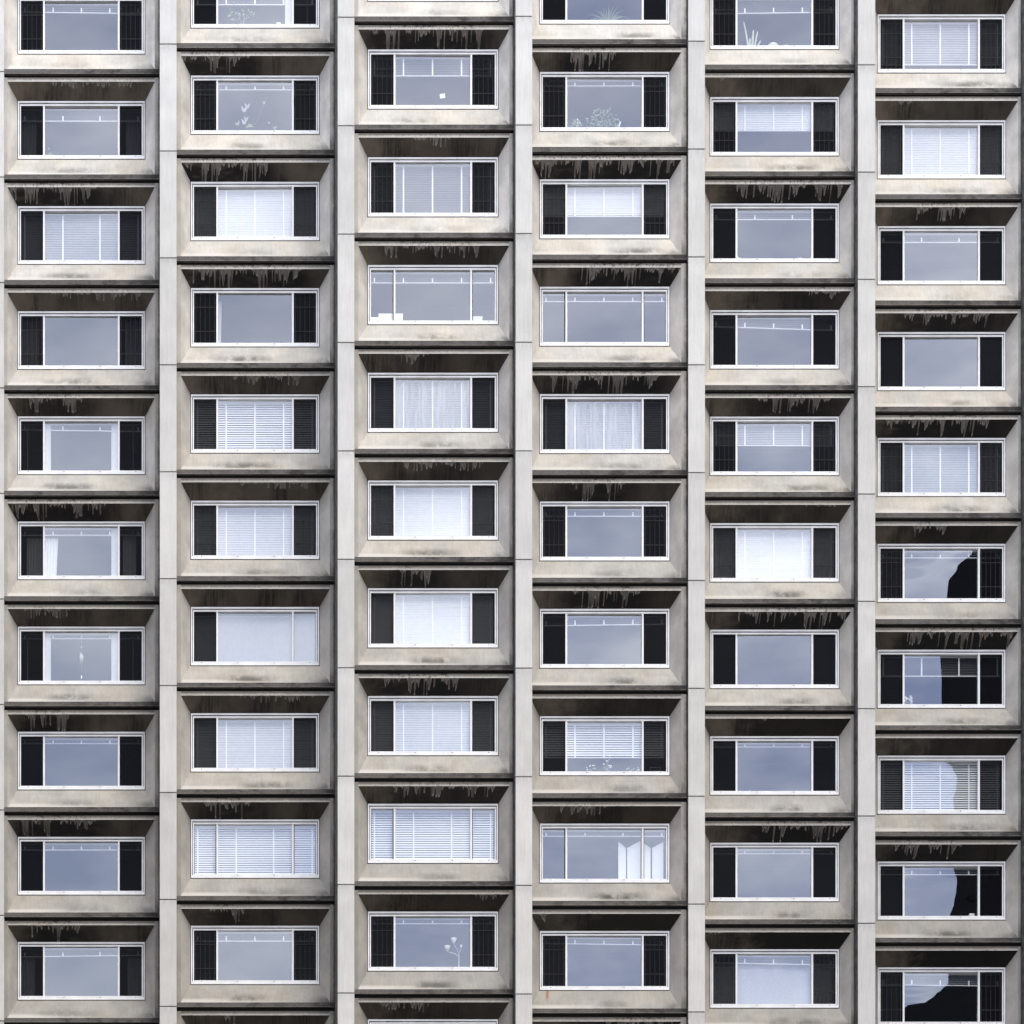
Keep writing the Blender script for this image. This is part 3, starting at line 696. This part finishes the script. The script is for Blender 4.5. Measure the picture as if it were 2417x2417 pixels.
# spiky plant
m = MB()
for k in range(26):
    a = -1.45 + 2.9 * k / 25 + rn.uniform(-.1, .1); L = rn.uniform(.42, .68)
    blade(m, (0, 0, .1), (math.sin(a) * L, rn.uniform(-.06, .12), .1 + math.cos(a) * L * .9), .05 + .05 * abs(a), .012, 'leaf')
plant('D1', .12, 'spiky yucca plant with long thin leaves, topmost window of the fourth column', [('leaves', m)])
# leafy plant with hanging flowers
m = MB(); leaf_clump(m, (.0, 0, .42), .38, .26, 160, .07, 'leaf', rn); leaf_clump(m, (.1, 0, .22), .30, .14, 60, .07, 'leaf_dark', rn)
s_ = MB()
for k in range(5): s_.tube([(0, 0, .08), (rn.uniform(-.2, .2), 0, .28), (rn.uniform(-.3, .3), 0, .5)], .006, 'leaf_dark')
plant('D2', -.02, 'large bushy green plant, second window down of the fourth column', [('foliage', m), ('stem', s_)])
m = MB(); leaf_clump(m, (0, 0, .24), .15, .15, 46, .07, 'leaf', rn); leaf_clump(m, (.06, 0, .34), .06, .06, 10, .07, 'petal', rn, .04)
plant('D2', -.72, 'small white flowering plant beside the bushy one, second window down of the fourth column', [('foliage', m)], pot=(.07, .1))
m = MB()
for k in range(9):
    a = rn.uniform(-.5, .5); blade(m, (rn.uniform(-.05, .05), 0, .08), (math.sin(a) * .2, 0, .1 + rn.uniform(.18, .32)), .01, .03, 'petal' if k % 2 else 'leaf')
plant('D2', .37, 'small broad leaved plant with pale leaves, second window down of the fourth column', [('leaves', m)], pot=(.06, .1))
m = MB()
for k in range(7):
    a = rn.uniform(-.6, .6); blade(m, (rn.uniform(-.12, .12), 0, .06), (math.sin(a) * .25, 0, .1 + rn.uniform(.08, .2)), .01, .025, 'leaf')
plant('D2', -.35, 'low pale leafy plant at the sill, second window down of the fourth column', [('leaves', m)], pot=(.07, .08))
# orchid
m = MB(); s_ = MB()
for (x, z, s) in ((-.10, .78, .14), (-.02, .86, .12), (.42, .95, .07), (-.1, .45, .12), (-.05, .52, .1), (.55, .42, .05), (-.3, .4, .06)):
    for d in (-1, 1): blade(m, (x, 0, z - s * .5), (x + d * s * .6, -.02, z + s * .6), .01, s * .3, 'sheer')
for (x, z, s) in ((-.25, .4, .12), (.05, .34, .14), (.2, .15, .14), (-.02, .14, .12), (.7, .28, .1)):
    for k in range(4): blade(m, (x, 0, z), (x + rn.uniform(-s, s), 0, z + rn.uniform(-s, s) * .8), .01, s * .25, 'leaf')
s_.tube([(0, 0, .08), (-.05, 0, .4), (-.08, 0, .8)], .006, 'leaf_dark'); s_.tube([(0, 0, .08), (.25, 0, .5), (.42, 0, .95)], .005, 'leaf_dark')
plant('B2', -.18, 'tall orchid with heart shaped white blooms, second window down of the second column', [('blooms', m), ('stem', s_)], pot=(.08, .1))
# plant of the cut off window
m = MB(); leaf_clump(m, (0, 0, .5), .35, .32, 60, .08, 'leaf', rn); blade(m, (0, 0, .08), (.08, 0, .5), 0, .012, 'leaf'); blade(m, (0, 0, .08), (-.06, 0, .42), 0, .012, 'leaf')
plant('B1', -.33, 'thin straggly plant, topmost window of the second column', [('foliage', m)], pot=(.07, .1))
m = MB(); leaf_clump(m, (0, 0, .2), .1, .15, 30, .07, 'leaf', rn)
plant('A2', -.85, 'small green plant in the corner of the pane, second window down of the first column', [('foliage', m)], pot=(.06, .09))
# cactus group
m = MB()
for (x, z0, lean, h, r) in ((-.02, .08, -.13, .78, .024), (.07, .08, .04, .56, .03), (.13, .08, .09, .52, .024), (.0, .08, .02, .34, .03), (.17, .06, .13, .3, .02)):
    pts = [(x + lean * (f ** 1.3), 0, z0 + h * f) for f in (0, .25, .5, .75, .95, 1)]
    m.tube(pts, [r, r * 1.05, r, r * .95, r * .7, .004], 'cactus', 9)
plant('E1', -.62, 'tall pale columnar cactus with several arms, topmost window of the fifth column', [('stem', m)], name='cactus', cat='cactus', pot=(.1, .09))
for (x, s, lab) in ((.0, .15, 'larger round pale cactus'), (.34, .11, 'smaller round pale cactus')):
    m = MB(); m.lathe((0, 0, .06), [(s * math.sin(q * .1 * math.pi) + .001, s * .8 * (1 - math.cos(q * .1 * math.pi))) for q in range(0, 11)], 'cactus', 16)
    plant('E1', x, lab + ' beside the tall one, topmost window of the fifth column', [('stem', m)], name='cactus', cat='cactus', pot=(s * .6, .07))
# flowers
def posy(key, x, label, cx, n, mat, size, h, lf='leaf'):
    m = MB(); f = MB(); leaf_clump(m, (0, 0, h * .55), cx * .8, h * .35, n * 3, .06, lf, rn)
    for _ in range(n):
        p = Vector((rn.uniform(-cx, cx), rn.uniform(-.05, .02), h * rn.uniform(.5, 1.1)))
        for k in range(5):
            a = k * 1.257; blade(f, p, p + Vector((math.cos(a) * size, -.02, math.sin(a) * size)), 0, size * .4, mat, 3)
    plant(key, x, label, [('foliage', m), ('flowers', f)], name='flowering_plant', cat='plant', pot=(.07, .09))
posy('E3', -.9, 'white round flower head in the pane corner, third window down of the fifth column', .07, 7, 'petal', .04, .2)
posy('E3', .69, 'pink round flower head near the sill, third window down of the fifth column', .09, 8, 'petal_pink', .05, .22)
posy('D8', -.35, 'low white flowers along the sill under the blind, eighth window down, fourth column', .12, 7, 'petal', .025, .34)
posy('D8', .1, 'tall white blossoms under the blind, eighth window down of the fourth column', .1, 14, 'petal', .03, .52)
posy('D8', .75, 'scattered small white flowers by the mullion, eighth window down, fourth column', .18, 9, 'petal', .02, .26)
posy('F7', -.83, 'bunch of white blossoms in the pane corner, seventh window down of the sixth column', .12, 14, 'petal', .04, .36)
posy('E8', -.6, 'tiny white flowers at the sill, eighth window down of the fifth column', .1, 4, 'petal', .025, .17)
posy('E8', -.25, 'single tiny white flower at the sill, eighth window down of the fifth column', .03, 2, 'petal', .025, .17)
# cards and boxes
def boxthing(name, key, x, z, w_, d_, h, label, cat, y=0.56, mat='card', rot=0):
    m = MB(); m.box(-w_ / 2, w_ / 2, -d_ / 2, d_ / 2, 0, h, mat); b = 0.012
    if h > .08 and d_ > .05:
        m.box(-w_ / 2 - .004, w_ / 2 + .004, -d_ / 2 - .004, d_ / 2 + .004, h - .05, h + .004, mat)
    o = obj(name, m.mesh(name), None, at(key, x, z, y)); o.rotation_euler[1] = rot
    return tag(o, label, cat)
boxthing('paper_note', 'C2', .26, .22, .135, .004, .115, 'small white paper note stuck to the glass below the raised blind', 'note', y=.411, rot=R(-8))
boxthing('storage_box', 'C4', -1.08, -.03, .62, .22, .26, 'larger white box on the sill behind the mullion, third column', 'box')
boxthing('storage_box', 'C4', -1.50, -.03, .2, .2, .16, 'low white box against the larger one, third column', 'box', y=.54)
boxthing('storage_box', 'C4', 1.17, -.03, .24, .18, .2, 'pale grey box alone behind the side pane, third column', 'box', mat='cloth')
boxthing('mug', 'C4', 1.45, -.03, .11, .1, .1, 'small white cup beside the pale grey box', 'cup')
boxthing('milk_carton', 'F9', .84, -.03, .125, .1, .15, 'small white carton standing on the sill before the dark reflection', 'carton')
boxthing('storage_box', 'B1', .62, -.03, .1, .08, .17, 'small white box near the frame, topmost window of the second column', 'box')
# wind chime
r = empty('wind_chime', at('A7', 0.0, .95, .52)); tag(r, 'hanging wind chime of pale tubes, seventh window down of the first column', 'wind chime')
m = MB(); m.tube([(0, 0, .25), (0, 0, .0)], .003, 'brass'); m.lathe((0, 0, -.01), [(.001, 0), (.05, 0), (.05, .015), (.001, .015)], 'brass'); obj('hanger', m.mesh('hanger'), r)
for k, (x, l) in enumerate(((-.035, .34), (-.012, .26), (.012, .3), (.035, .28))):
    m = MB(); m.tube([(x, 0, -.12 - .02 * k), (x, 0, -.12 - l)], .009, 'brass', 8); obj('tube', m.mesh('tube'), r)
m = MB(); m.tube([(0, 0, -.01), (0, 0, -.75)], .002, 'brass'); m.box(-.016, .016, -.003, .003, -.82, -.74, 'card'); obj('striker', m.mesh('striker'), r)
# floor lamp
r = empty('floor_lamp', at('C10', .70, -.55, .75)); tag(r, 'floor lamp with several cream cone shades, tenth full height lamp behind the glass', 'lamp')
r['label'] = 'standing lamp with cream cone shades on curved arms behind the glass'
m = MB(); m.tube([(0, 0, 0), (0, 0, .98)], .014, 'brass', 8); m.lathe((0, 0, 0), [(.001, 0), (.14, 0), (.14, .02), (.001, .03)], 'brass'); obj('pole', m.mesh('pole'), r)
m = MB(); m.lathe((0, 0, .53), [(.10, 0), (.06, .07), (.02, .1)], 'card'); obj('collar', m.mesh('collar'), r)
for (dx, dz, mat) in ((-.30, .14, 'cream'), (-.13, .34, 'card'), (.06, .24, 'card')):
    a = MB(); a.tube([(0, 0, .94), (dx * .3, 0, .94 + dz * .55), (dx * .7, 0, .94 + dz * .75), (dx, 0, .94 + dz)], .009, 'brass', 6); arm = obj('arm', a.mesh('arm'), r)
    s_ = MB(); k = 1 if dx < 0 else .45
    s_.lathe((dx, 0, .94 + dz), [(.02 * k, 0), (.055 * k, .05 * k), (.085 * k, .14 * k), (.08 * k, .14 * k), (.05 * k, .05 * k), (.001, .01)], mat); obj('lamp_shade', s_.mesh('lamp_shade'), arm)
# folding screen
r = empty('folding_screen', at('D9', 0, -.12, .62)); tag(r, 'white folding screen with peaked leaves, ninth window down of the fourth column', 'folding screen')
for (x0, x1, h0, h1, y0, y1) in ((.39, .60, 1.20, 1.05, .0, .10), (.63, .96, 1.05, 1.20, .10, .0), (1.0, 1.24, 1.18, 1.05, .0, .10), (1.28, 1.56, 1.05, 1.18, .10, .0)):
    m = MB(); t = .02
    A = [(x0, y0, 0), (x1, y1, 0), (x1, y1, h1), (x0, y0, h0)]; Bq = [(p[0], p[1] + t, p[2]) for p in A]
    m.quad(A, 'card'); m.quad(Bq[::-1], 'card')
    for k in range(4): m.quad([A[k], Bq[k], Bq[(k + 1) % 4], A[(k + 1) % 4]], 'card')
    obj('screen_leaf', m.mesh('screen_leaf'), r)
# rack
r = empty('wire_rack', at('D8', 1.35, .02, .56)); tag(r, 'small metal wire rack behind the side screen, eighth window down of the fourth column', 'rack')
m = MB()
for z in (.02, .09, .16): m.tube([(-.14, 0, z), (.12, 0, z)], .008, 'white', 6)
for x in (-.14, .12): m.tube([(x, 0, -.04), (x, 0, .18)], .008, 'white', 6)
obj('rack_frame', m.mesh('rack_frame'), r)

# ------------------------------------------------------------------ the tower across the street, mirrored in the glass
tw = empty('office_tower', (TX, TY, 0)); tag(tw, 'dark office tower across the street, mirrored in the sixth column of windows', 'building')
tw.rotation_euler[2] = R(15)
m = MB(); m.box(0, 40, -30, 0, 0, 111.5, 'tower'); obj('wall', m.mesh('wall'), tw)
m = MB()
for k in range(30): m.box(.5, 39.5, -.1, .05, 4 + k * 3.4, 6 + k * 3.4, 'tower_glass')
obj('window_band', m.mesh('window_band'), tw)
# two unseen blocks added to shade the lower storeys
for (x0, x1, y0, y1, h, lab) in ((36, 85, -62, -13, 72, 'unseen brick block added to shade the lower storeys, sixth column side'), (-62, -15, -62, -13, 60, 'lower unseen brick block added to shade the storeys on the other side')):
    bl = empty('shading_block', (x0, y0, 0)); tag(bl, lab, 'building')
    m = MB(); m.box(0, x1 - x0, 0, y1 - y0, 0, h, 'brick'); obj('wall', m.mesh('wall'), bl)  # wall of the added unseen block
    m = MB(); n = int(h / 3.0) - 1
    for k in range(n):
        for q in range(int((x1 - x0) / 4)):
            m.box(1.2 + q * 4, 3.2 + q * 4, y1 - y0 - .05, y1 - y0 + .03, 2 + k * 3.0, 3.5 + k * 3.0, 'tower_glass')
    wq = obj('shading_block_window_grid', m.mesh('shading_block_window_grid'), bl); wq['kind'] = 'stuff'
    m = MB(); m.box(-.3, x1 - x0 + .3, -.3, y1 - y0 + .3, h, h + .5, 'side'); obj('roof', m.mesh('roof'), bl)  # roof of the added unseen block
